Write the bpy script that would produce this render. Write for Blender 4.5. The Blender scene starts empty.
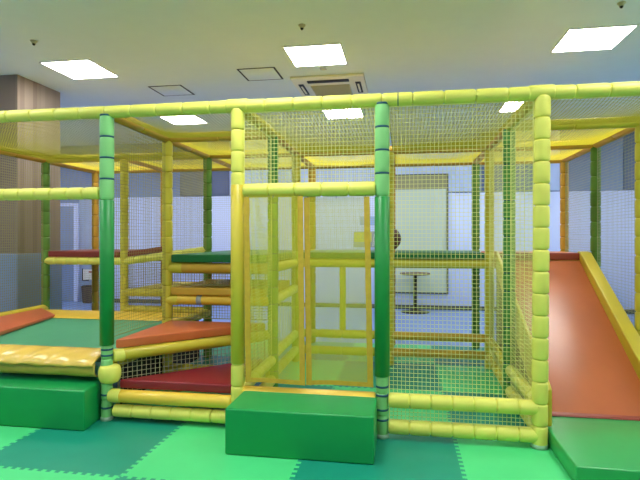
import bpy, bmesh, math, random
from mathutils import Vector, Matrix
random.seed(7)
S = bpy.context.scene
COL = S.collection

# ------------------------------------------------------------------ materials
def lin(c):
    return tuple((v/255/12.92) if v/255 <= .04045 else ((v/255+.055)/1.055)**2.4 for v in c)

def mat(name, rgb, rough=.5, var=.05, scale=6.0, bump=0.0, bscale=60.0, spec=.5, coat=0.0, metal=0.0):
    m = bpy.data.materials.new(name); m.use_nodes = True
    nt = m.node_tree; b = nt.nodes['Principled BSDF']
    c = lin(rgb)
    tc = nt.nodes.new('ShaderNodeTexCoord')
    n = nt.nodes.new('ShaderNodeTexNoise'); n.inputs['Scale'].default_value = scale; n.inputs['Detail'].default_value = 3
    nt.links.new(tc.outputs['Object'], n.inputs['Vector'])
    r = nt.nodes.new('ShaderNodeValToRGB')
    r.color_ramp.elements[0].position = .3; r.color_ramp.elements[1].position = .7
    r.color_ramp.elements[0].color = (*[v*(1-var) for v in c], 1)
    r.color_ramp.elements[1].color = (*[min(1, v*(1+var)) for v in c], 1)
    nt.links.new(n.outputs['Fac'], r.inputs['Fac']); nt.links.new(r.outputs['Color'], b.inputs['Base Color'])
    b.inputs['Roughness'].default_value = rough
    b.inputs['Specular IOR Level'].default_value = spec
    b.inputs['Coat Weight'].default_value = coat; b.inputs['Coat Roughness'].default_value = .2
    b.inputs['Metallic'].default_value = metal
    if bump > 0:
        n2 = nt.nodes.new('ShaderNodeTexNoise'); n2.inputs['Scale'].default_value = bscale
        nt.links.new(tc.outputs['Object'], n2.inputs['Vector'])
        bp = nt.nodes.new('ShaderNodeBump'); bp.inputs['Strength'].default_value = bump; bp.inputs['Distance'].default_value = .01
        nt.links.new(n2.outputs['Fac'], bp.inputs['Height']); nt.links.new(bp.outputs['Normal'], b.inputs['Normal'])
    return m

def netmat(name, rgb, trans=.35):
    m = bpy.data.materials.new(name); m.use_nodes = True
    nt = m.node_tree; nt.nodes.clear()
    c = lin(rgb)
    tc = nt.nodes.new('ShaderNodeTexCoord'); n = nt.nodes.new('ShaderNodeTexNoise'); n.inputs['Scale'].default_value = 5
    nt.links.new(tc.outputs['Object'], n.inputs['Vector'])
    r = nt.nodes.new('ShaderNodeValToRGB')
    r.color_ramp.elements[0].color = (*[v*.94 for v in c], 1); r.color_ramp.elements[1].color = (*[min(1, v*1.06) for v in c], 1)
    nt.links.new(n.outputs['Fac'], r.inputs['Fac'])
    d = nt.nodes.new('ShaderNodeBsdfDiffuse'); t = nt.nodes.new('ShaderNodeBsdfTranslucent'); x = nt.nodes.new('ShaderNodeMixShader')
    o = nt.nodes.new('ShaderNodeOutputMaterial'); x.inputs[0].default_value = trans
    for q in (d, t): nt.links.new(r.outputs['Color'], q.inputs['Color'])
    nt.links.new(d.outputs[0], x.inputs[1]); nt.links.new(t.outputs[0], x.inputs[2]); nt.links.new(x.outputs[0], o.inputs['Surface'])
    return m

def emit(name, rgb, strength):
    m = bpy.data.materials.new(name); m.use_nodes = True
    nt = m.node_tree; nt.nodes.clear()
    e = nt.nodes.new('ShaderNodeEmission'); o = nt.nodes.new('ShaderNodeOutputMaterial')
    e.inputs['Color'].default_value = (*rgb, 1); e.inputs['Strength'].default_value = strength
    nt.links.new(e.outputs[0], o.inputs['Surface'])
    return m

def wood_planks(name, a, b_, width):
    m = bpy.data.materials.new(name); m.use_nodes = True
    nt = m.node_tree; b = nt.nodes['Principled BSDF']
    tc = nt.nodes.new('ShaderNodeTexCoord'); sp = nt.nodes.new('ShaderNodeSeparateXYZ')
    nt.links.new(tc.outputs['Object'], sp.inputs[0])
    ad = nt.nodes.new('ShaderNodeMath'); ad.operation = 'ADD'
    nt.links.new(sp.outputs['X'], ad.inputs[0]); nt.links.new(sp.outputs['Y'], ad.inputs[1])
    dv = nt.nodes.new('ShaderNodeMath'); dv.operation = 'DIVIDE'; dv.inputs[1].default_value = width
    nt.links.new(ad.outputs[0], dv.inputs[0])
    fl = nt.nodes.new('ShaderNodeMath'); fl.operation = 'FLOOR'; nt.links.new(dv.outputs[0], fl.inputs[0])
    wn = nt.nodes.new('ShaderNodeTexWhiteNoise'); wn.noise_dimensions = '1D'; nt.links.new(fl.outputs[0], wn.inputs['W'])
    r = nt.nodes.new('ShaderNodeValToRGB')
    r.color_ramp.elements[0].color = (*lin(a), 1); r.color_ramp.elements[1].color = (*lin(b_), 1)
    nt.links.new(wn.outputs['Value'], r.inputs['Fac'])
    nt.links.new(r.outputs['Color'], b.inputs['Base Color'])
    b.inputs['Roughness'].default_value = .55
    return m

M = dict(
    lime=mat('foam_lime_yellow', (224, 219, 98), .5, .03),
    yellow=mat('foam_yellow', (208, 190, 58), .5, .03),
    gold=mat('foam_golden_yellow', (206, 160, 52), .5, .04),
    vinyl_yellow=mat('vinyl_yellow', (206, 184, 52), .38, .03, spec=.5),
    vinyl_gold=mat('vinyl_golden_yellow', (236, 196, 66), .38, .04, spec=.5),
    ltgreen=mat('foam_light_green', (130, 198, 122), .5, .03),
    olive=mat('foam_leaf_green', (96, 138, 50), .5, .04),
    midgreen=mat('foam_mid_green', (84, 150, 66), .5, .04),
    sleeve=mat('vinyl_green_sleeve', (14, 134, 56), .42, .03),
    strap=mat('strap_blue', (28, 84, 104), .6),
    basecup=mat('base_cup_grey', (170, 196, 172), .5),
    box=mat('vinyl_step_green', (14, 150, 76), .36, .03, spec=.5),
    landing=mat('vinyl_landing_green', (44, 160, 84), .3, .03, spec=.55),
    deckgreen=mat('vinyl_deck_green', (12, 104, 48), .4, .04),
    deckred=mat('vinyl_deck_red', (132, 48, 34), .45, .05),
    orange=mat('vinyl_orange', (208, 104, 58), .36, .04, spec=.5),
    slide=mat('slide_orange', (182, 98, 54), .3, .03, spec=.5),
    slip=mat('slide_lip_red', (148, 60, 40), .4, .03),
    darkred=mat('vinyl_dark_red', (134, 24, 36), .4, .04),
    bed=mat('trampoline_teal', (76, 162, 118), .5, .03, bump=.05, bscale=300),
    cover=mat('cover_yellow_vinyl', (226, 188, 84), .26, .05, spec=.6, bump=.5, bscale=9),
    skirt=mat('cover_skirt_olive', (190, 168, 70), .4, .12, scale=10, bump=.5, bscale=10),
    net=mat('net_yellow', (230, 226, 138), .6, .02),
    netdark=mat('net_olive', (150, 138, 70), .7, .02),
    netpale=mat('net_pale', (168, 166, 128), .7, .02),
    roofnet_lit=netmat('net_roof_lit', (248, 238, 112), .45),  # same roof net, colour brightened to include light falling from above
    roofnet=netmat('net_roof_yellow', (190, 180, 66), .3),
    curtain=mat('curtain_mesh_yellow', (204, 196, 40), .6, .02),
    hem=mat('curtain_hem', (206, 166, 48), .6, .08, scale=25),
    tile_l=mat('tile_light_green', (76, 210, 130), .42, .02, bump=.04, bscale=250),
    tile_d=mat('tile_dark_green', (18, 142, 116), .42, .03, bump=.04, bscale=250),
    floor=mat('floor_vinyl_blue', (120, 146, 204), .4, .04),
    ceiling=mat('ceiling_paint', (216, 226, 230), .85, .01),
    wall=mat('wall_blue_grey', (124, 146, 188), .7, .02),
    wallwhite=mat('wall_white_lower', (200, 213, 255), .5, .01),
    wallblue=mat('wall_pale_blue', (196, 212, 250), .6, .02),
    wallleft=mat('wall_left_section', (158, 176, 210), .6, .02),
    skirtolive=mat('slide_skirt_olive', (104, 96, 40), .6, .06),
    slate=mat('wall_slate', (98, 112, 150), .7, .03),
    beige=mat('wall_beige', (138, 138, 132), .7, .05),
    padblue=mat('pillar_padding_blue', (122, 148, 182), .5, .03),
    wood=wood_planks('pillar_wood', (128, 111, 99), (152, 135, 122), .075),
    woodcap=mat('pillar_wood_front', (120, 104, 92), .6, .06, scale=4),
    white=mat('white_paint', (232, 230, 222), .5, .01),
    offwhite=mat('ac_white', (224, 218, 192), .5, .01),
    grille=mat('ac_grille', (182, 176, 142), .6, .05, scale=40),
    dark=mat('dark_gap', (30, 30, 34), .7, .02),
    outline=mat('panel_outline', (40, 44, 62), .7, .02),
    boardface=mat('board_pale_green', (192, 206, 196), .35, .03, scale=1.2),
    boardtop=mat('board_olive_top', (150, 146, 112), .5, .06, scale=3),
    frame_dark=mat('board_dark_edge', (74, 80, 76), .5),
    metal=mat('table_dark_metal', (62, 58, 48), .4, .05, metal=.6),
    tabletop=mat('table_top_brown', (112, 92, 66), .5, .1, scale=8),
    ball=mat('ball_brown', (92, 46, 28), .55, .12, scale=12),
    signyellow=mat('sign_yellow', (214, 208, 92), .5, .02),
    signgrey=mat('sign_grey', (160, 166, 170), .5, .03),
    signblue=mat('sign_blue', (150, 178, 226), .5, .02),
    red=mat('sign_red', (180, 60, 50), .5),
    bin=mat('bin_dark', (88, 70, 66), .6, .1, scale=10),
    steel=mat('galvanised_steel', (150, 150, 150), .4, .05, metal=.7),
    lamp=emit('lamp_diffuser', (1.0, 0.99, 0.95), 17.0),
)

# ------------------------------------------------------------------ mesh helpers
class MB:
    def __init__(s): s.v = []; s.f = []; s.mi = []
    def add(s, vs, fs, mi=0):
        o = len(s.v); s.v += [tuple(q) for q in vs]
        s.f += [tuple(i+o for i in f) for f in fs]; s.mi += [mi]*len(fs)
        return s
    def box(s, x0, x1, y0, y1, z0, z1, mi=0):
        vs = [(x, y, z) for z in (z0, z1) for y in (y0, y1) for x in (x0, x1)]
        return s.add(vs, [(0, 2, 3, 1), (4, 5, 7, 6), (0, 1, 5, 4), (2, 6, 7, 3), (0, 4, 6, 2), (1, 3, 7, 5)], mi)
    def lathe(s, p0, p1, prof, n=18, mi=0):
        """prof: list of (t in metres along p0->p1, radius)"""
        p0 = Vector(p0); d = Vector(p1)-p0; d.normalize()
        a = d.orthogonal().normalized(); b = d.cross(a)
        vs = []; fs = []
        for t, r in prof:
            for k in range(n):
                an = 2*math.pi*k/n
                vs.append(p0+d*t+(a*math.cos(an)+b*math.sin(an))*r)
        for i in range(len(prof)-1):
            for k in range(n):
                k2 = (k+1) % n
                fs.append((i*n+k, i*n+k2, (i+1)*n+k2, (i+1)*n+k))
        fs.append(tuple(reversed(range(n)))); fs.append(tuple((len(prof)-1)*n+k for k in range(n)))
        return s.add(vs, fs, mi)
    def thread(s, pts, r, mi=0):
        n = 4; vs = []; fs = []
        d = (Vector(pts[-1])-Vector(pts[0])).normalized()
        a = d.orthogonal().normalized(); b = d.cross(a)
        for p in pts:
            p = Vector(p); vs += [p+a*r, p+b*r, p-a*r, p-b*r]
        for i in range(len(pts)-1):
            for k in range(4):
                fs.append((i*4+k, i*4+(k+1) % 4, (i+1)*4+(k+1) % 4, (i+1)*4+k))
        return s.add(vs, fs, mi)
    def build(s, name, mats, parent=None, smooth=False, loc=None):
        me = bpy.data.meshes.new(name); me.from_pydata([tuple(v) for v in s.v], [], s.f)
        if not isinstance(mats, (list, tuple)): mats = [mats]
        for m in mats: me.materials.append(m)
        me.polygons.foreach_set('material_index', s.mi)
        if smooth:
            me.polygons.foreach_set('use_smooth', [len(p.vertices) == 4 for p in me.polygons])
        me.update()
        o = bpy.data.objects.new(name, me); COL.objects.link(o)
        if parent: put(o, parent)
        return o

def put(o, parent):
    o.parent = parent
    if o.type == 'MESH':
        o.data.transform(Matrix.Translation(-world_loc(parent)))
def world_loc(o):
    v = Vector((0, 0, 0))
    while o is not None: v = v+Vector(o.location); o = o.parent
    return v
def thing(name, loc, label, cat, group=None):
    o = bpy.data.objects.new(name, None); o.location = loc; o.empty_display_size = .1; COL.objects.link(o)
    return tag(o, label, cat, group)
def tag(o, label=None, cat=None, group=None, kind=None):
    if label: o['label'] = label
    if cat: o['category'] = cat
    if group: o['group'] = group
    if kind: o['kind'] = kind
    return o
def bevel_obj(o, w, seg=3):
    bm = bmesh.new(); bm.from_mesh(o.data)
    bmesh.ops.remove_doubles(bm, verts=bm.verts, dist=1e-5)
    bmesh.ops.recalc_face_normals(bm, faces=bm.faces)
    es = [e for e in bm.edges if len(e.link_faces) == 2 and e.calc_face_angle() > .4]
    bmesh.ops.bevel(bm, geom=es, offset=w, segments=seg, profile=.6, affect='EDGES', clamp_overlap=True)
    for f in bm.faces: f.smooth = True
    bm.to_mesh(o.data); bm.free()
    o.data.set_sharp_from_angle(angle=math.radians(50))
    return o
def box(name, b, m, parent=None, bev=.008, seg=3):
    return bevel_obj(MB().box(*b).build(name, m, parent), bev, seg)
def prism(name, poly, z0, z1, m, parent=None, bev=.01):
    """vertical prism on xy polygon; z0/z1 numbers or per-vertex lists"""
    n = len(poly)
    a = z0 if isinstance(z0, (list, tuple)) else [z0]*n
    b = z1 if isinstance(z1, (list, tuple)) else [z1]*n
    vs = [(x, y, z) for (x, y), z in zip(poly, a)]+[(x, y, z) for (x, y), z in zip(poly, b)]
    fs = [tuple(reversed(range(n))), tuple(range(n, 2*n))]+[(i, (i+1) % n, n+(i+1) % n, n+i) for i in range(n)]
    return bevel_obj(MB().add(vs, fs).build(name, m, parent), bev)
def prism_x(name, poly, x0, x1, m, parent=None, bev=.008):
    """prism along x on a yz polygon"""
    n = len(poly)
    vs = [(x0, y, z) for y, z in poly]+[(x1, y, z) for y, z in poly]
    fs = [tuple(range(n)), tuple(reversed(range(n, 2*n)))]+[(i, n+i, n+(i+1) % n, (i+1) % n) for i in range(n)]
    return bevel_obj(MB().add(vs, fs).build(name, m, parent), bev)

def foam_profile(L, r, seg, start=0.0):
    """barrel shaped foam sleeves set end to end"""
    n = max(1, round(L/seg)); d = L/n; pr = []
    for i in range(n):
        t = i*d
        pr += [(t+.0003, r*.78), (t+.0022, r*.80), (t+.005, r*.93), (t+.014, r*.985), (t+d*.3, r), (t+d*.7, r), (t+d-.014, r*.985), (t+d-.005, r*.93), (t+d-.0022, r*.80), (t+d-.0003, r*.78)]
    return pr
def smooth_profile(L, r):
    return [(0, r*.8), (.006, r*.95), (.015, r), (L-.015, r), (L-.006, r*.95), (L, r*.8)]

# ------------------------------------------------------------------ camera
YAW = .163; CD = 3.566; H = 1.4
cam = bpy.data.cameras.new('camera'); co = bpy.data.objects.new('camera', cam); COL.objects.link(co)
co.location = (0, -CD, H); co.rotation_euler = (math.pi/2, 0, YAW)
cam.sensor_width = 36; cam.lens = 504.4/640*36; cam.shift_y = -2.15/640
cam.clip_start = .05; cam.clip_end = 100
S.camera = co

# ------------------------------------------------------------------ room
ZC = 3.45; YB = 6.65; YF = -6.5; XL = -8.6; XR = 7.4
def struct(o): o['kind'] = 'structure'; return o
struct(MB().box(XL-.1, XR+.1, YF-.1, YB+.1, -.15, -.014).build('floor', M['floor']))
struct(MB().box(XL-.1, XR+.1, YF-.1, YB+.1, ZC, ZC+.15).build('ceiling', M['ceiling']))
struct(MB().box(XL, XR, YB, YB+.1, -.014, ZC).build('wall_back', M['wall']))
wf = MB(); wf.box(XL, XR, YF-.15, YF, -.014, .5); wf.box(XL, XR, YF-.15, YF, 3.2, ZC)
WX = [(-7.6, -4.6), (-4.2, -1.2), (-.8, 2.2), (2.6, 5.6)]  # unseen openings added behind the viewer to let in fill daylight
xs = [XL]+[v for w_ in WX for v in w_]+[XR]
for k in range(0, len(xs), 2): wf.box(xs[k], xs[k+1], YF-.15, YF, .5, 3.2)
struct(wf.build('wall_front', M['white']))
for k, (a, b_) in enumerate(WX):
    wt = thing('window_%d' % (k+1), ((a+b_)/2, YF, .5), 'wide bare opening added for fill daylight in the unseen wall behind the viewer', 'window'); struct(wt)
    fr = MB(); fr.box(a, b_, YF-.1, YF-.04, .5, .56); fr.box(a, b_, YF-.1, YF-.04, 3.14, 3.2)
    for xx in (a, (a+b_)/2-.03, b_-.06): fr.box(xx, xx+.06, YF-.1, YF-.04, .56, 3.14)
    fr.build('window_frame', M['white'], wt)
struct(MB().box(XL-.1, XL, YF, YB, -.014, ZC).build('wall_left', M['white']))
struct(MB().box(XR, XR+.1, YF, YB, -.014, ZC).build('wall_right', M['white']))
# white lower facing of the back wall and the darker / paler panels above it
def panel(name, x0, x1, z0, z1, m, d=.04): return struct(box(name, (x0, x1, YB-d, YB-.001, z0, z1), m, None, .004, 1))
panel('wall_back_white_facing', -6.3, XR, .06, 2.28, M['wallwhite'])
panel('wall_back_pale_panel', -3.6, 1.47, 2.30, ZC, M['wallblue'], .06)
panel('wall_back_slate_panel', -4.02, -3.62, 2.30, ZC, M['slate'], .03)
panel('wall_back_beige_panel', -4.72, -4.10, 2.30, ZC, M['beige'], .03)
panel('wall_back_grey_panel', 1.5, 2.72, 2.30, ZC, M['slate'], .03)
panel('wall_back_blue_strip', 2.76, 2.93, 2.30, ZC, M['wallblue'], .05)
panel('wall_back_dark_panel', 4.06, 4.9, 2.30, ZC, M['slate'], .03)
panel('wall_back_left_panel', -7.1, -6.3, .0, 2.28, M['wallleft'], .02)
struct(box('baseboard_back', (-6.3, XR, YB-.055, YB-.042, -.014, .07), M['frame_dark'], None, .003, 1))
# door with its pale frame at the far left
d1 = thing('door_1', (-7.55, YB, -.014), 'grey blue door in pale frame beside the wooden pillar', 'door'); struct(d1)
box('door_leaf', (-7.95, -7.2, YB-.045, YB-.005, -.01, 2.1), M['wall'], d1, .004)
f = MB(); f.box(-7.2, -7.1, YB-.08, YB, -.014, 2.17); f.box(-8.05, -7.95, YB-.08, YB, -.014, 2.17); f.box(-7.95, -7.2, YB-.08, YB, 2.1, 2.17)
f.build('door_frame', M['wallwhite'], d1)
f = MB(); f.lathe((-7.27, YB-.045, 1.0), (-7.27, YB-.1, 1.0), [(0, .01), (.04, .01), (.041, .022), (.055, .022)], 12); f.build('door_handle', M['steel'], d1, True)

# pillar by the left of the play frame
pil = thing('wall_pillar', (-5.2, 2.46, -.014), 'square pillar clad in pale wood planks with blue padding below', 'pillar'); struct(pil)
MB().box(-5.66, -4.77, 2.06, 2.86, 1.2, ZC).build('wood_cladding', M['wood'], pil)
box('blue_padding', (-5.68, -4.75, 2.04, 2.88, -.014, 1.2), M['padblue'], pil, .02)

# ------------------------------------------------------------------ ceiling fittings
def ceiling_light(x, y, label):
    t = thing('ceiling_light', (x, y, ZC), label, 'ceiling light', 'recessed square ceiling lights')
    MB().box(x-.3, x+.3, y-.3, y+.3, ZC-.012, ZC-.004).build('diffuser', M['lamp'], t)
    fr = MB()
    for a in ((x-.315, x-.3, y-.315, y+.315), (x+.3, x+.315, y-.315, y+.315), (x-.3, x+.3, y-.315, y-.3), (x-.3, x+.3, y+.3, y+.315)):
        fr.box(*a, ZC-.014, ZC-.001)
    fr.build('frame', M['white'], t)
LX = [-3.86, -.955, 1.915]; LXB = [-3.735, -.965, 1.835]
seen = {(0, 2): 'lit square ceiling panel nearest the wooden pillar', (1, 2): 'lit square ceiling panel just in front of the air conditioner',
        (2, 2): 'large lit ceiling panel above the slide side, rightmost of the front row',
        (0, 3): 'lit ceiling panel seen through roof net above the red and orange stair decks', (1, 3): 'lit ceiling panel seen through the roof net behind the air conditioner',
        (2, 3): 'small lit ceiling panel seen beside the slide bay roof net'}
for j, ly in enumerate((-3.3, -.66, 2.01, 4.67)):
    for i, lx in enumerate(LXB if j == 3 else LX):
        ceiling_light(lx, ly, seen.get((i, j if j < 2 else j), None) if j >= 2 else 'lit square ceiling panel out in front of the play structure')
for ly in (-.66, 2.01, 4.67): ceiling_light(-6.74, ly, 'lit square ceiling panel beyond the wooden pillar')
ceiling_light(4.8, -.66, 'lit square ceiling panel beyond the slide'); ceiling_light(4.8, 4.67, 'lit square ceiling panel beyond the slide'); ceiling_light(4.8, 2.01, 'lit square ceiling panel beyond the slide')

def access_panel(x, y, label):
    t = thing('ceiling_hatch', (x, y, ZC), label, 'ceiling hatch', 'ceiling access hatches')
    h = .215
    box('hatch_leaf', (x-h, x+h, y-h, y+h, ZC-.006, ZC-.001), M['ceiling'], t, .001, 1)
    fr = MB(); w = .014
    for a in ((x-h-w*1.6, x-h, y-h-w, y+h+w), (x+h, x+h+w*1.6, y-h-w, y+h+w), (x-h, x+h, y-h-w, y-h), (x-h, x+h, y+h, y+h+w)):
        fr.box(*a, ZC-.007, ZC-.001)
    fr.build('hatch_rim', M['outline'], t)
access_panel(-3.17, 3.02, 'square ceiling hatch with dark rim, the one farther from air conditioner')
access_panel(-1.755, 2.54, 'square ceiling hatch with dark rim just left of the air conditioner')

ac = thing('air_conditioner', (-.95, 3.16, ZC), 'square beige ceiling air conditioner cassette with dark vents above the front rail', 'air conditioner')
x0, x1, y0, y1 = -1.42, -.48, 2.7, 3.64
box('cassette_panel', (x0, x1, y0, y1, ZC-.035, ZC-.001), M['offwhite'], ac, .012)
g = MB(); cx, cy = -.95, 3.17
g.box(cx-.26, cx+.26, cy-.15, cy+.33, ZC-.044, ZC-.034)
for k in range(13): g.box(cx-.25, cx+.25, cy-.14+k*.036, cy-.14+k*.036+.014, ZC-.05, ZC-.043)
g.build('intake_grille', M['grille'], ac)
box('front_outlet', (cx-.27, cx+.27, y0+.10, y0+.185, ZC-.046, ZC-.03), M['dark'], ac, .004)
box('outlet', (cx-.28, cx+.28, y1-.09, y1-.05, ZC-.04, ZC-.03), M['grille'], ac, .004)
for sx in (-1, 1):
    ex = cx+sx*.375
    o = box('side_outlet', (ex-.035, ex+.035, cy-.24, cy+.24, ZC-.042, ZC-.03), M['dark'], ac, .02, 4)
    box('louver', (ex-.012, ex+.012, cy-.17, cy+.17, ZC-.05, ZC-.038), M['offwhite'], ac, .004)
def detector(x, y, label, r=.035):
    t = thing('ceiling_sensor', (x, y, ZC), label, 'sensor', 'small ceiling sensors')
    MB().lathe((x, y, ZC-.001), (x, y, ZC-.03), [(0, r), (.006, r), (.012, r*.7), (.029, r*.55)], 16).build('housing', M['grille'], t, True)
    MB().lathe((x, y, ZC-.028), (x, y, ZC-.05), [(0, r*.4), (.012, r*.42), (.02, r*.2)], 12).build('sensor_eye', M['dark'], t, True)
detector(-.96, 1.2, 'small dark ceiling sensor above the middle light panel')
detector(-3.79, 1.13, 'small dark ceiling sensor above the light panel by the pillar')
detector(1.88, 1.2, 'small dark ceiling sensor above the big light panel over the slide side')
t = thing('signal_receiver', (-.947, 2.44, ZC), 'small pale square receiver between middle light panel and air conditioner', 'receiver')
box('receiver_body', (-.987, -.907, 2.41, 2.47, ZC-.02, ZC-.001), M['signgrey'], t, .005)
box('receiver_window', (-.967, -.927, 2.42, 2.46, ZC-.024, ZC-.018), M['grille'], t, .002)

# ------------------------------------------------------------------ foam tile floor
T = .995; TX0 = .356-5*T; TY0 = -.84-3*T
pm = thing('play_mat', (0, 0, 0), 'interlocking foam floor mat checkered in light green and dark teal green', 'floor mat')
def edge(p, q, flip):
    """jigsaw edge from p to q, teeth swinging to one side and the other"""
    p = Vector(p); q = Vector(q); d = (q-p); L = d.length; d.normalize(); nrm = Vector((-d.y, d.x))*(1 if flip else -1)
    n = 34; w = L/n; out = [p]
    for i in range(1, n):
        c = p+d*(i*w); a = .013*(1 if i % 2 else -1)
        out.append(c-d*w*.42); out.append(c-d*w*.55+nrm*a); out.append(c+d*w*.55+nrm*a); out.append(c+d*w*.42)
    return out
NX, NY = 9, 7
for j in range(NY):
    for i in range(NX):
        x, y = TX0+i*T, TY0+j*T
        A, B, C_, D_ = (x, y), (x+T, y), (x+T, y+T), (x, y+T)
        straight = lambda p, q: [Vector(p)]
        e = (edge(A, B, True) if j > 0 else straight(A, B))
        e += (edge(B, C_, True) if i < NX-1 else straight(B, C_))
        top = edge(D_, C_, True) if j < NY-1 else [Vector(D_)]
        lef = edge(A, D_, True) if i > 0 else [Vector(A)]
        e += [Vector(C_)]+list(reversed(top))[:-1] if len(top) > 1 else [Vector(C_)]
        e += [Vector(D_)]+list(reversed(lef))[:-1] if len(lef) > 1 else [Vector(D_)]
        n = len(e)
        vs = [(q.x, q.y, -.0135) for q in e]+[(q.x, q.y, 0) for q in e]
        fs = [tuple(range(n, 2*n))]+[(k, (k+1) % n, n+(k+1) % n, n+k) for k in range(n)]
        light = (i+j) % 2 == 0
        o = MB().add(vs, fs).build('foam_tile', M['tile_l'] if light else M['tile_d'], pm)
        o['label'] = 'light green foam tile' if light else 'dark teal green foam tile'

# ------------------------------------------------------------------ play frame: posts, rails, nets
X = [-4.366+1.0554*i for i in range(7)]; Y = [0, 1.0225, 2.045, 3.0675]
ZT = 2.368; R = .05; RR = .047
pf = thing('soft_play_structure', (X[3], Y[1], 0), 'large indoor soft play frame of foam padded yellow and green posts, rails and nets', 'play structure')
def post(i, j, m, zt=ZT-.02, r=R, label=None, zb=0.002, seg=.155, lean=(0, 0)):
    b = MB(); x, y = X[i], Y[j]
    b.lathe((x+lean[0], y, zb), (x+lean[1], y, zt), foam_profile(zt-zb, r, seg), 20)
    o = b.build('post', M[m], pf, True)
    if label: o['label'] = label
    c = MB(); c.lathe((x, y, .0), (x, y, .03), [(0, r*1.06), (.02, r*1.06), (.03, r*1.0)], 20)
    k = c.build('base_cup', M['basecup'], o, True) if False else None
    return o
def band(p, x, y, z, m='strap', r=R*1.005, h=.012):
    MB().lathe((x, y, z-h/2), (x, y, z+h/2), [(0, r*.9), (.001, r), (h-.001, r), (h, r*.9)], 20).build('strap', M[m], None, True)
def sub(b, name, m, parent, smooth=True):
    o = b.build(name, M[m], None, smooth)
    o.parent = parent; o.data.transform(Matrix.Translation(-world_loc(parent))); return o
def strap(p, x, y, z, r=R*1.0, h=.011):
    sub(MB().lathe((x, y, z-h/2), (x, y, z+h/2), [(0, r*.9), (.001, r), (h-.001, r), (h, r*.9)], 20), 'strap', 'strap', p)
def cup(p, x, y, r=.046):
    sub(MB().lathe((x, y, .001), (x, y, .035), [(0, r), (.025, r), (.035, r*.85)], 20), 'base_cup', 'basecup', p)

# front row
for i in (2, 4):
    x, y = X[i]+(.006 if i == 2 else 0), 0
    p = post(i, 0, 'ltgreen', r=.043, lean=(.006, .006) if i == 2 else (0, 0), label='light green post with blue straps and a dark green vinyl sleeve')
    zb, z1 = (.575, 1.69) if i == 2 else (.43, 1.69)
    sub(MB().lathe((x, y, zb), (x, y, z1), [(0, .045), (.004, .053), (z1-zb-.004, .053), (z1-zb, .045)], 24), 'sleeve', 'sleeve', p)
    sub(MB().lathe((x, y, 1.69), (x, y, ZT-.03), foam_profile(ZT-.03-1.69, .053 if i == 2 else .0505, .155), 20), 'collar', 'ltgreen', p)
    n = round((ZT-.03-1.69)/.155); d = (ZT-.03-1.69)/n
    for k in range(n+1): strap(p, x, y, 1.69+k*d, .053 if i == 2 else .0506, .015) if k else None
    for z in ((.545, .50, .295, .2, .10) if i == 2 else (.36, .3, .2, .13)): strap(p, x, y, z, .0448, .016)
    cup(p, x, y)
    if i == 2:
        bx = x+.024
        sub(MB().lathe((bx, y, .29), (bx, y, .425), [(0, .045), (.004, .062), (.02, .074), (.05, .083), (.085, .084), (.115, .078), (.128, .068), (.135, .05)], 28), 'ball_joint', 'lime', p)
p = post(3, 0, 'lime', label='yellow post with a smooth golden vinyl sleeve')
x = X[3]
sub(MB().lathe((x, 0, .48), (x, 0, 1.79), [(0, .045), (.004, .0515), (1.306, .0515), (1.31, .045)], 24), 'sleeve', 'vinyl_yellow', p)
p = post(5, 0, 'lime', r=.053, lean=(-.012, .008), seg=.148); cup(p, X[5]-.012, 0, .055)
post(0, 0, 'lime'); post(6, 0, 'lime')
# inner and rear rows
for (i, j, m) in ((2, 1, 'yellow'), (3, 1, 'midgreen'), (5, 1, 'midgreen'), (6, 1, 'yellow'),
                  (0, 2, 'olive'), (1, 2, 'yellow'), (2, 2, 'olive'), (3, 2, 'yellow'), (4, 2, 'yellow'), (5, 2, 'yellow'), (6, 2, 'olive'),
                  (0, 3, 'gold'), (1, 3, 'gold'), (2, 3, 'gold'), (3, 3, 'gold'), (4, 3, 'gold'), (5, 3, 'olive'), (6, 3, 'gold')):
    p = post(i, j, m, r=.05)
    if (i, j) in ((3, 1), (5, 1)):
        for k in range(1, 14): strap(p, X[i], Y[j], k*(ZT-.02)/15, .0455, .008)

def rail(p, q, m='lime', r=RR, foam=True, seg=.2, label=None, trim=0.0, name='rail'):
    p = Vector(p); q = Vector(q); d = (q-p).normalized(); p = p+d*trim; q = q-d*trim
    L = (q-p).length
    o = MB().lathe(p, q, foam_profile(L, r, seg) if foam else smooth_profile(L, r), 20).build(name, M[m], pf, True)
    if label: o['label'] = label
    return o
# top ring
for i in range(0, 6):
    rail((X[i], 0, ZT), (X[i+1], 0, ZT), 'lime')
for i in (3, 5):     # tee sleeves over the post heads
    rail((X[i]-.085, 0, ZT+.002), (X[i]+.085, 0, ZT+.002), 'lime', r=RR+.005, seg=.17, name='tee_sleeve')
rail((X[4]+.103, 0, ZT), (X[4]+.118, 0, ZT), 'strap', r=.0475, seg=.015, name='rail_strap')
g = 'gold'
for i, jj in ((0, (0, 1, 2)), (2, (0, 1, 2)), (3, (0, 1, 2)), (4, (2,)), (5, (0, 1, 2)), (6, (0, 1, 2)), (1, (2,))):
    for j in jj: rail((X[i], Y[j], ZT), (X[i], Y[j+1], ZT), g if j or i == 2 else 'yellow', seg=.5, foam=True)
rail((X[2], Y[1], ZT), (X[3], Y[1], ZT), g, seg=.5)
rail((X[5], Y[1], ZT), (X[6], Y[1], ZT), 'yellow', seg=.5)
for i in range(6):
    rail((X[i], Y[2], ZT), (X[i+1], Y[2], ZT), 'yellow' if i < 2 else g, seg=.5)
    rail((X[i], Y[3], ZT), (X[i+1], Y[3], ZT), g, seg=.5)
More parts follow.
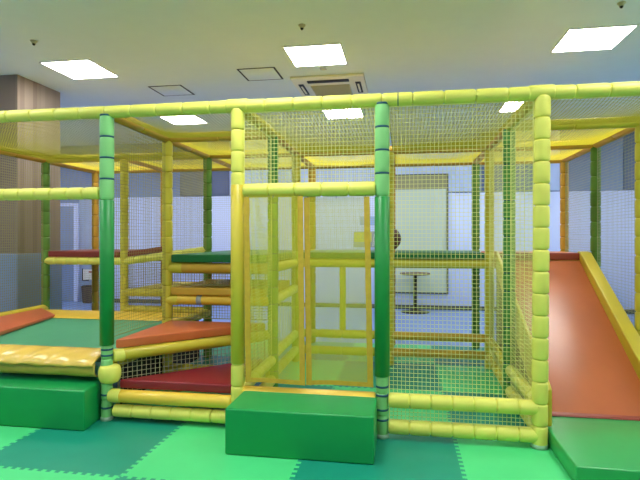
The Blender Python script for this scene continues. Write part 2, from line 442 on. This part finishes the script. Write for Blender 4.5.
# front cross rails
rail((X[0], 0, 1.745), (X[2]-.045, 0, 1.745), 'lime', seg=.14)
rail((X[3]+.045, 0, 1.745), (X[4]-.045, 0, 1.745), 'lime', r=.05, seg=.21)
rail((X[4]+.045, 0, .265), (X[5]-.0, 0, .265), 'lime', r=.05, seg=.155)
rail((X[4]+.045, 0, .08), (X[5]-.0, 0, .08), 'lime', r=.05, seg=.155)
rail((X[3]+.045, 0, .265), (X[4]-.045, 0, .265), 'vinyl_gold', r=.05, foam=False, label='smooth golden vinyl rail')
rail((X[3]+.045, 0, .08), (X[4]-.045, 0, .08), 'lime', r=.05, seg=.155)
rail((X[2]+.12, 0, .19), (X[3]-.04, 0, .19), 'vinyl_gold', r=.049, foam=False, label='smooth golden vinyl rail')
rail((X[2]+.03, 0, .19), (X[2]+.13, 0, .19), 'lime', r=.052, seg=.07, name='rail_end_sleeve')
rail((X[2]+.07, 0, .078), (X[3]-.04, 0, .078), 'lime', r=.048, seg=.155)
# diagonal rail carrying the orange step
dv = Vector((X[3]-X[2], Y[1], 0))
rail((X[2], 0, .49), (X[3], Y[1], .49), 'vinyl_yellow', r=.047, foam=False, trim=.11, label='smooth yellow vinyl rail')
rail((X[2]+.035, .034, .487), (X[2]+.1, .097, .487), 'lime', r=.05, seg=.07, name='rail_end_sleeve')
# rails around the decks
ZD = 1.118
rail((X[0], Y[2], ZD), (X[1], Y[2], ZD), 'lime', seg=.16)
rail((X[1], Y[2], ZD), (X[2], Y[2], ZD+.14), 'lime', seg=.16)
rail((X[0], Y[3], ZD), (X[1], Y[3], ZD), 'gold'); rail((X[1], Y[3], ZD), (X[2], Y[3], ZD), 'gold')
rail((X[0], Y[2], ZD), (X[0], Y[3], ZD), 'gold')
rail((X[2], Y[1], 1.112), (X[3], Y[1], 1.112), 'gold', r=.05, foam=False, trim=.045)
rail((X[2]+.03, Y[1], 1.112), (X[2]+.17, Y[1], 1.112), 'yellow', r=.053, seg=.14, name='rail_end_sleeve')
for i in (3, 4): rail((X[i], Y[2], ZD), (X[i+1], Y[2], ZD), 'yellow', r=.05, foam=False)
for i in (2, 3, 4, 5): rail((X[i], Y[3], ZD), (X[i+1], Y[3], ZD), 'gold', foam=False)
rail((X[5], Y[2], ZD), (X[6], Y[2], ZD), 'gold', foam=False)
for i in (2, 3): rail((X[i], Y[1], ZD), (X[i], Y[2], ZD), 'yellow', r=.048, foam=False)
for i in (4, 5, 6): rail((X[i], Y[2], ZD), (X[i], Y[3], ZD), 'gold', foam=False)
rail((X[2], Y[1], .805), (X[3], Y[1], .805), 'vinyl_gold', r=.045, foam=False, trim=.03, label='smooth golden vinyl rail')
rail((X[2]-.01, Y[1], .80), (X[2]+.12, Y[1], .80), 'yellow', r=.052, seg=.13, name='rail_end_sleeve')
k_ = MB().lathe((X[2]+.31, Y[1], .805), (X[2]+.36, Y[1], .805), [(0, .0456), (.05, .0456)], 20).build('sticker', M['signgrey'], None, True); k_.parent = pf; k_.data.transform(Matrix.Translation(-world_loc(pf)))
rail((X[3], Y[1], .81), (X[3], Y[2], .83), 'lime', seg=.25)
rail((X[2], Y[1], .81), (X[2], Y[2], .81), 'gold')
rail((X[2], Y[2], .81), (X[3], Y[2], .81), 'gold')
rail((X[1], Y[2], .745), (X[2], Y[2], .745), 'yellow', seg=.16)
rail((X[1], Y[2], .545), (X[2], Y[2], .545), 'yellow', seg=.16)
rail((X[1], Y[3], .745), (X[2], Y[3], .745), 'gold')
# low rails
for z in (.325, .138):
    rail((X[3], Y[2], z), (X[4], Y[2], z), 'yellow', seg=.3); rail((X[4], Y[2], z), (X[5], Y[2], z), 'gold', seg=.3)
for z in (.265, .085):
    rail((X[3], 0, z), (X[3], Y[1], z), 'lime', trim=.05); rail((X[3], Y[1], z+.04), (X[3], Y[2], z+.05), 'lime')
    rail((X[5], 0, z), (X[5], Y[1], z), 'lime', trim=.05); rail((X[5], Y[1], z), (X[5], Y[2], z+.05), 'yellow')
rail((X[2], Y[1], .138), (X[3], Y[1], .138), 'yellow', seg=.3)
rail((X[2], Y[1], .49), (X[3], Y[1], .49), 'yellow', seg=.3)
rail((X[2], 0, .41), (X[2], Y[1], .41), 'yellow', seg=.3)
rail((X[0], 0, .53), (X[0], Y[2], .53), 'yellow', r=.05, seg=.3)
rail((X[2], Y[1], .53), (X[2], Y[2], .53), 'yellow', seg=.3)
MB().lathe((-.665, Y[2], .37), (-.665, Y[2], ZD-.04), smooth_profile(ZD-.41, .036), 16).build('support_pole', M['yellow'], pf, True)

# nets
def net(o, u, v, cell=.0285, th=.0021, m='net', sag=0.0, name='net_panel', seg=1, label=None, border=True, keep=None, parent=None):
    o = Vector(o); u = Vector(u); v = Vector(v); nu = max(1, round(u.length/cell)); nv = max(1, round(v.length/cell))
    b = MB()
    def P_(s, t):
        p = o+u*s+v*t
        if sag: p = p-Vector((0, 0, sag*(1-(2*s-1)**2)*(1-(2*t-1)**2)))
        return p
    for k in range(nu+1):
        t0, t1 = (0, 1) if keep is None else keep(k/nu)
        if t1-t0 < .02: continue
        b.thread([P_(k/nu, t0+(t1-t0)*q/seg) for q in range(seg+1)], th*(2.2 if border and k in (0, nu) else 1))
    for k in range(nv+1):
        if keep is None: s0, s1 = 0, 1
        else:
            ok = [s/60 for s in range(61) if keep(s/60)[0] <= k/nv <= keep(s/60)[1]]
            if len(ok) < 2: continue
            s0, s1 = ok[0], ok[-1]
        b.thread([P_(s0+(s1-s0)*q/seg, k/nv) for q in range(seg+1)], th*(2.2 if border and k in (0, nv) else 1))
    ob = b.build(name, M[m], parent or pf)
    if label: ob['label'] = label
    return ob
g_ = .05
def net_x(i, i2, y, z0, z1, **k): return net((X[i]+g_, y, z0), (X[i2]-X[i]-2*g_, 0, 0), (0, 0, z1-z0), **k)
def net_y(i, j, j2, z0, z1, **k): return net((X[i], Y[j]+g_, z0), (0, Y[j2]-Y[j]-2*g_, 0), (0, 0, z1-z0), **k)
ZN = ZT-.05
net_x(4, 5, 0, .315, ZN, th=.0019, label='yellow net panel closing the front bay')
net_x(4, 5, 0, .13, .215, th=.002)
net_x(3, 4, 0, 1.795, ZN, th=.0023, label='yellow net strip above the curtained doorway')
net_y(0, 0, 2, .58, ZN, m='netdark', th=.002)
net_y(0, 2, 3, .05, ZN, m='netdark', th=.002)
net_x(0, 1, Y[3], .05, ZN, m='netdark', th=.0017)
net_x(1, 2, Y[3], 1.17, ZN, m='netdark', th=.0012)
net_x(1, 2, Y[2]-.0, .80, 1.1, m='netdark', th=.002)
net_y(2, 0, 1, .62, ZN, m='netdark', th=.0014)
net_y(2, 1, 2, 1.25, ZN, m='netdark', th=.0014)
net_y(3, 0, 1, .32, ZN, m='net', th=.0013)
net_y(3, 1, 2, .36, ZN, m='net', th=.0013)
net_x(3, 4, Y[3], 1.25, ZN, m='netpale', th=.0016)
net_y(5, 0, 1, .32, ZN, m='net', th=.0013)
net_y(5, 1, 2, .36, ZN, m='net', th=.0013)
net_y(5, 0, 2, .1, .23, m='net', th=.002)
net_y(6, 1, 2, 0.1, ZN, m='netpale', th=.0018)
net_y(6, 2, 3, 0.1, ZN, m='netpale', th=.0018)
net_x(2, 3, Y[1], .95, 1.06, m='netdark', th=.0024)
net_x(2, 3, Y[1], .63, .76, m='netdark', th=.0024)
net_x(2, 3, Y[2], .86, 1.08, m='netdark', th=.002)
o_ = Vector((X[2], 0, .12)); net(o_+dv*.06, dv*.88, (0, 0, .335), cell=.036, th=.0026, m='netpale', label='pale net under the orange step')
# roof nets
def roof(i, i2, j, j2, sag=.05, m='roofnet', th=.0020, cell=.0255):
    q = .035
    net((X[i]+q, Y[j]+q, ZT-.01), (X[i2]-X[i]-2*q, 0, 0), (0, Y[j2]-Y[j]-2*q, 0), m=m, th=th, sag=sag, name='roof_net', seg=8, cell=cell, label='fine yellow roof net')
roof(0, 2, 0, 2, .12); roof(2, 3, 0, 1); roof(2, 3, 1, 2, m='roofnet_lit', th=.0023); roof(3, 4, 0, 2, .06); roof(4, 5, 0, 2, .06); roof(5, 6, 0, 1); roof(5, 6, 1, 2, m='roofnet_lit', th=.0024)
for i in range(6): roof(i, i+1, 2, 3, m='roofnet_lit', th=.0024)

# ------------------------------------------------------------------ decks and steps
r_ = .052
def deck(name, poly, z0, z1, m, label, cat='deck mat', group=None):
    o = prism(name, poly, z0, z1, M[m], None, .012); tag(o, label, cat, group); return o
deck('stair_mat', [(X[2]+.102, .012), (X[3]-.055, .012), (X[3]-.055, Y[1]-.16)], .245, .31, 'darkred', 'dark red triangular lowest step mat behind the two low golden rails', 'step mat', 'triangular stair mats')
deck('stair_mat', [(X[2]+.058, .035), (X[3]-.056, Y[1]-.056), (X[2]+.055, Y[1]-.056)], .54, .612, 'orange', 'orange triangular step mat above the dark red one', 'step mat', 'triangular stair mats')
deck('shelf_deck', [(X[2]+.055, Y[1]-.045), (X[3]-.055, Y[1]-.045), (X[3]-.055, Y[2]-.055), (X[2]+.055, Y[2]-.055)], .853, .925, 'gold', 'golden yellow padded step shelf below the dark green deck', 'step shelf')
deck('shelf_deck', [(X[1]+.055, Y[2]+.055), (X[2]-.055, Y[2]+.055), (X[2]-.055, Y[3]-.055), (X[1]+.055, Y[3]-.055)], .72, .785, 'yellow', 'low yellow padded shelf behind the trampoline under the red ramp mat', 'step shelf')
deck('deck_mat', [(X[2]+.06, Y[1]-.05), (X[3]-.055, Y[1]-.05), (X[3]-.055, Y[3]-.06), (X[2]+.06, Y[3]-.06)], 1.166, 1.24, 'deckgreen', 'dark green upper deck mat above the stair steps', 'deck mat', 'green upper deck mats')
deck('deck_mat', [(X[3]+.055, Y[2]-.045), (X[4]-.055, Y[2]-.045), (X[4]-.055, Y[3]-.06), (X[3]+.055, Y[3]-.06)], 1.17, 1.24, 'deckgreen', 'dark green upper deck mat seen through the doorway curtains', 'deck mat', 'green upper deck mats')
deck('deck_mat', [(X[4]+.055, Y[2]-.045), (X[5]-.055, Y[2]-.045), (X[5]-.055, Y[3]-.06), (X[4]+.055, Y[3]-.06)], 1.17, 1.24, 'deckgreen', 'dark green upper deck mat behind the front net panel beside the slide', 'deck mat', 'green upper deck mats')
deck('deck_mat', [(X[5]+.055, Y[2]+.03), (X[6]-.055, Y[2]+.03), (X[6]-.055, Y[3]-.06), (X[5]+.055, Y[3]-.06)], 1.168, 1.235, 'orange', 'orange upper deck mat at the head of the slide', 'deck mat')
deck('deck_mat', [(X[0]+.055, Y[2]-.03), (X[1]-.055, Y[2]-.03), (X[1]-.055, Y[3]-.06), (X[0]+.055, Y[3]-.06)], 1.167, 1.238, 'deckred', 'brownish red upper deck mat beside the leaf green corner post', 'deck mat')
zr0, zr1 = 1.175, 1.245
deck('deck_mat', [(X[1]+.055, Y[2]-.03), (X[2]-.52, Y[2]-.03), (X[1]+.055, Y[3]-.06)], [zr0, zr1, zr0], [zr0+.06, zr1+.06, zr0+.06], 'deckred', 'brownish red ramp mat rising towards the dark green deck', 'deck mat')

# ------------------------------------------------------------------ trampoline
tr = thing('trampoline', (-3.3, 1.0, 0), 'low trampoline with teal bed, yellow front cover and orange side pad', 'trampoline')
MB().box(X[0]+.09, X[2]-.06, .1, Y[2]-.09, .462, .478).build('bed', M['bed'], tr)
fr = MB()
for a, b_ in (((X[0]+.09, .09), (X[2]-.08, .09)), ((X[2]-.08, .09), (X[2]-.08, Y[2]-.1)), ((X[2]-.08, Y[2]-.1), (X[0]+.09, Y[2]-.1)), ((X[0]+.09, Y[2]-.1), (X[0]+.09, .09))):
    p_, q_ = Vector((*a, .44)), Vector((*b_, .44)); fr.lathe(p_, q_, [(0, .02), ((q_-p_).length, .02)], 10)
fr.build('bed_frame', M['steel'], tr, True)
for lx, ly in ((X[0]+.09, .2), (X[2]-.09, .2), (X[0]+.09, Y[2]-.1), (X[2]-.09, Y[2]-.1)):
    MB().lathe((lx, ly, 0), (lx, ly, .44), [(0, .03), (.01, .03), (.012, .02), (.44, .02)], 12).build('leg', M['steel'], tr, True)
k_ = MB().box(X[2]-.062, X[2]-.056, .3, Y[2]-.11, .02, .44).build('side_panel', M['dark'], tr); k_['label'] = 'added dark panel that shades the space below the bed'  # dark sheet added to supply the shade seen under the orange step
# front cover: draped vinyl, rounded at the rim, with a hanging hem and wrinkles
def drape(name, x0, x1, prof, m, amp, seed, n=150, thick=.012):
    rnd = random.Random(seed); ph = [(rnd.uniform(0, 6.28), rnd.uniform(4, 22), rnd.uniform(.3, 1)) for _ in range(5)]
    vs = []; fs = []; k = len(prof)
    for i in range(n+1):
        s = i/n; x = x0+(x1-x0)*s
        for j, (y, z, w) in enumerate(prof):
            d = sum(a*math.sin(f_*x*1.7+p_+j*.55) for p_, f_, a in ph)*amp*w/2
            vs.append((x, y-d*.7, z+d*(.5 if j else .2)))
    for i in range(n):
        for j in range(k-1):
            fs.append((i*k+j, (i+1)*k+j, (i+1)*k+j+1, i*k+j+1))
    o = MB().add(vs, fs).build(name, M[m], tr)
    for p_ in o.data.polygons: p_.use_smooth = True
    md = o.modifiers.new('solid', 'SOLIDIFY'); md.thickness = thick; md.offset = -1
    return o
drape('front_cover', X[0]+.06, X[2]-.056, [(.20, .487, 0), (.16, .50, .4), (.11, .506, .8), (.06, .50, 1), (.02, .488, 1.2), (-.02, .472, 1.3), (-.05, .452, 1.4), (-.066, .434, 1.6), (-.075, .416, 2.0)], 'cover', .013, 4)
drape('front_skirt', X[0]+.06, X[2]-.062, [(-.04, .44, 0), (-.052, .405, 1), (-.054, .375, 1.4), (-.044, .35, 1.2), (-.01, .333, .4), (.04, .33, 0)], 'skirt', .013, 9, thick=.006)
o = prism_x('back_pad', [(1.64, .482), (Y[2]-.055, .482), (Y[2]-.055, .52), (1.98, .526), (1.68, .502)], X[0]+.06, X[2]-.06, M['vinyl_gold'], tr, .008)
o['label'] = 'golden pad along the back edge'
o = prism('side_pad', [(X[0]+.06, .2), (-3.62, .2), (-3.97, 1.70), (-4.08, 1.78), (X[0]+.06, 1.9)], .484, [.545, .53, .512, .515, .555], M['orange'], tr, .01)
o['label'] = 'orange pad along the side edge'

# ------------------------------------------------------------------ foam steps and landing
def step(b, label):
    o = box('foam_step', b, M['box'], None, .014, 4); tag(o, label, 'foam step', 'green foam step boxes'); return o
o = prism('foam_step', [(-3.24, -.25), (-2.270, -.25), (-2.334, .17), (-3.24, .17)], .001, .293, M['box'], None, .014)
tag(o, 'dark green foam step box in front of the trampoline cover', 'foam step', 'green foam step boxes')
step((-1.136, -.176, -.452, -.057, .001, .298), 'dark green foam step box below the yellow mesh curtains')
o = prism('landing_mat', [(.961, -.53), (1.9, -.55), (1.9, .42), (.961, .42)], .001, .115, M['landing'], None, .012)
tag(o, 'glossy green landing mat at the foot of the orange slide', 'landing mat')

# ------------------------------------------------------------------ slide
sl = thing('slide', (1.44, 1.1, 0), 'orange slide with yellow padded side walls beside the lime front post', 'slide')
zb = lambda y: .118+.633*(y-.33)
prism_x('slide_bed', [(.31, .118), (.36, .122), (1.98, zb(1.98)), (1.99, zb(1.98)), (1.99, zb(1.98)-.1), (1.96, zb(1.96)-.1), (.5, zb(.5)-.1)], .998, 1.792, M['slide'], sl, .006)
box('top_lip', (1.0, 1.792, 1.985, 2.065, 1.172, 1.243), M['slip'], sl, .008)
wl = prism_x('side_wall', [(.06, .118), (.40, .20), (1.095, .545), (1.99, 1.05), (1.99, 1.174), (2.06, 1.174), (2.06, 1.262), (1.98, 1.25), (.1, .40), (.06, .37)], .966, .998, M['vinyl_yellow'], sl, .012)
prism_x('side_wall', [(.33, .116), (.6, .19), (1.99, 1.05), (1.99, 1.174), (2.06, 1.174), (2.06, 1.262), (1.98, 1.255), (.3, .235), (.26, .19)], 1.792, 1.902, M['vinyl_yellow'], sl, .012)
o = prism_x('side_panel', [(.47, .01), (1.97, .01), (1.97, 1.036), (1.10, .545), (.47, .215)], .969, .979, M['skirtolive'], sl, .002); o['label'] = 'dark olive skirt below the side wall'
prism_x('end_lip', [(.285, .117), (.32, .117), (.32, .14), (.295, .132)], 1.0, 1.792, M['slip'], sl, .004)
MB().box(1.1, 1.75, 1.5, 1.56, 0, .78).build('support_leg', M['steel'], sl)

# ------------------------------------------------------------------ curtains
def curtain(x0t, x1t, x0b, x1b, zt, zbl, zbr, y, label, seed):
    t = thing('mesh_curtain', ((x0t+x1t)/2, y, zt), label, 'curtain', 'yellow mesh curtains')
    rnd = random.Random(seed); p1, p2 = rnd.uniform(0, 6), rnd.uniform(0, 6)
    def P_(s, v):
        x = (x0t+(x1t-x0t)*s)*(1-v)+(x0b+(x1b-x0b)*s)*v
        z = zt+(zbl+(zbr-zbl)*s-zt)*v - (.03*math.sin(math.pi*s)*v*0 - .008*v*(math.sin(math.pi*s)))*1
        yy = y+.006*math.sin(5*s+p1+v*1.2)*v+.003*math.sin(9*s+p2)*v
        return Vector((x, yy, z))
    w = x1t-x0t; nu = round(w/.0065); nv = round((zt-zbl)/.0065); b = MB()
    for k in range(nu+1): b.thread([P_(k/nu, q/8) for q in range(9)], .0013)
    for k in range(nv+1): b.thread([P_(q/8, k/nv) for q in range(9)], .0013)
    b.build('mesh_sheet', M['curtain'], t)
    def strip(name, pts, wv):
        vs = []; fs = []
        for i, (p_, d) in enumerate(pts):
            vs += [p_+d*wv+Vector((0, -.004, 0)), p_-d*wv+Vector((0, -.004, 0)), p_-d*wv+Vector((0, .004, 0)), p_+d*wv+Vector((0, .004, 0))]
        for i in range(len(pts)-1):
            for k in range(4): fs.append((i*4+k, i*4+(k+1) % 4, i*4+4+(k+1) % 4, i*4+4+k))
        n = len(vs); fs += [(0, 1, 2, 3), (n-1, n-2, n-3, n-4)]
        o = MB().add(vs, fs).build(name, M['hem'], t); return o
    dx = Vector((1, 0, 0)); dz = Vector((0, 0, 1))
    strip('hem', [(P_(0, q/14)+dx*.02+dx*.002*math.sin(q*2.1), dx) for q in range(15)], .02)
    strip('hem', [(P_(1, q/14)-dx*.02+dx*.002*math.sin(q*1.7), dx) for q in range(15)], .02)
    strip('hem', [(P_(q/14, 1)+dz*.014, dz) for q in range(15)], .015)
    for s in (.06, .5, .94):
        b = MB(); c = P_(s, 0); b.thread([c+Vector((0, 0, -.01)), c+Vector((0, 0, .006))], .004)
        b.build('hook', M['steel'], t)
curtain(-1.138, -.702, -1.126, -.688, 1.698, .356, .35, -.046, 'yellow mesh doorway curtain hanging next to the yellow sleeved post', 1)
curtain(-.70, -.232, -.682, -.205, 1.69, .348, .356, -.022, 'yellow mesh doorway curtain hanging next to the dark green sleeved post', 2)

# ------------------------------------------------------------------ things against the back wall
bd = thing('wall_board', (.33, YB-.05, .3), 'tall pale green wall board with dark edge behind the round table', 'wall board')
x0, x1, z0, z1 = -.26, .86, .3, 2.655; yb = YB-.042
box('board_face', (x0, x1-.02, yb-.03, yb, z0+.02, 2.36), M['boardface'], bd, .003)
box('board_header', (x0, x1-.02, yb-.036, yb, 2.36, z1-.02), M['boardtop'], bd, .003)
f = MB(); f.box(x1-.02, x1+.015, yb-.05, yb, z0, z1); f.box(x0, x1-.02, yb-.05, yb, z1-.02, z1); f.box(x0, x1-.02, yb-.05, yb, z0, z0+.025); f.box(x0-.03, x0, yb-.05, yb, z0, z1)
f.build('board_edge', M['frame_dark'], bd)
sg = thing('wall_sign', (-.76, yb-.01, 1.2), 'yellow and grey wall sign with ring marks behind the doorway curtain', 'sign')
box('sign_plate', (-.98, -.50, yb-.02, yb, 1.21, 1.53), M['signgrey'], sg, .003)
box('sign_band', (-.97, -.62, yb-.026, yb-.018, 1.32, 1.51), M['signyellow'], sg, .002)
for rx in (-.89, -.77):
    b = MB(); pts = [(rx+.045*math.cos(a*math.pi/8), yb-.028, 1.42+.045*math.sin(a*math.pi/8)) for a in range(1, 15)]
    for q in range(len(pts)-1): b.thread([pts[q], pts[q+1]], .009)
    b.thread([(rx-.04, yb-.028, 1.42), (rx+.04, yb-.028, 1.42)], .008)
    b.build('ring_mark', M['grille'], sg)
b = MB()
for k in range(4):
    b.add([(-.61+k*.025, yb-.024, 1.23), (-.598+k*.025, yb-.024, 1.23), (-.558+k*.025, yb-.024, 1.48), (-.57+k*.025, yb-.024, 1.48)], [(0, 1, 2, 3)])
b.build('stripe_mark', M['white'], sg)
s2 = thing('wall_plaque', (-.69, yb-.01, 1.66), 'pale blue rounded wall plaque above the yellow and grey sign', 'sign')
bevel_obj(MB().box(-.86, -.50, yb-.02, yb, 1.66, 1.83).build('plaque', M['signblue'], s2), .03, 4)
s3 = thing('wall_notice', (-6.92, YB-.02, .48), 'small white notice with red mark on the wall by the far door', 'sign')
box('notice_plate', (-7.0, -6.74, YB-.03, YB-.001, .47, .70), M['white'], s3, .004)
f = MB(); f.box(-7.02, -7.0, YB-.035, YB-.001, .45, .72); f.box(-7.0, -6.86, YB-.035, YB-.001, .45, .47); f.build('notice_edge', M['dark'], s3)
MB().box(-6.86, -6.76, YB-.034, YB-.03, .63, .66).build('red_mark', M['red'], s3)
bn = thing('floor_bin', (-6.78, YB-.2, -.014), 'small dark bin standing below the white notice by the far door', 'bin')
MB().lathe((-6.78, YB-.2, -.013), (-6.78, YB-.2, .34), [(0, .09), (.02, .1), (.32, .125), (.345, .128), (.35, .12)], 24).build('bin_body', M['bin'], bn, True)
MB().lathe((-6.78, YB-.2, .335), (-6.78, YB-.2, .375), [(0, .13), (.012, .13), (.03, .1), (.038, .03)], 24).build('lid', M['dark'], bn, True)

tb = thing('cafe_table', (.228, 6.2, -.014), 'small round cafe table on one thin dark pedestal near the back wall', 'table')
MB().lathe((.228, 6.2, .70), (.228, 6.2, .735), [(0, .27), (.005, .285), (.03, .285), (.035, .275)], 40).build('tabletop', M['tabletop'], tb, True)
MB().lathe((.228, 6.2, 0), (.228, 6.2, .70), [(0, .036), (.70, .036)], 16).build('pedestal', M['metal'], tb, True)
MB().lathe((.228, 6.2, -.0135), (.228, 6.2, .06), [(0, .27), (.012, .27), (.03, .15), (.06, .045), (.073, .03)], 32).build('base', M['metal'], tb, True)

bl = thing('ball', (-.17, 2.62, 1.241), 'dark brown ball resting on the upper deck behind the dark green sleeved post', 'ball')
rb = .145; b = MB(); c = Vector((-.17, 2.62, 1.241+rb))
b.lathe(c-Vector((0, 0, rb)), c+Vector((0, 0, rb)), [(rb-rb*math.cos(math.pi*k/20), max(.001, rb*math.sin(math.pi*k/20))) for k in range(21)], 32)
b.build('ball_skin', M['ball'], bl, True)
b = MB()
for ax in range(3):
    pts = []
    for k in range(41):
        a = 2*math.pi*k/40; u_, v_ = math.cos(a)*rb*1.002, math.sin(a)*rb*1.002
        pts.append(c+Vector(((u_, v_, 0), (u_, 0, v_), (0, u_, v_))[ax]))
    for q in range(40): b.thread([pts[q], pts[q+1]], .003)
b.build('seam', M['dark'], bl)

# ------------------------------------------------------------------ light and view
w = bpy.data.worlds.new('world'); S.world = w; w.use_nodes = True
w.node_tree.nodes['Background'].inputs[0].default_value = (.93, .97, 1, 1); w.node_tree.nodes['Background'].inputs[1].default_value = .2
S.view_settings.view_transform = 'Standard'; S.view_settings.look = 'None'
S.view_settings.gamma = 1; S.view_settings.use_curve_mapping = False
S.view_settings.exposure = 1.1
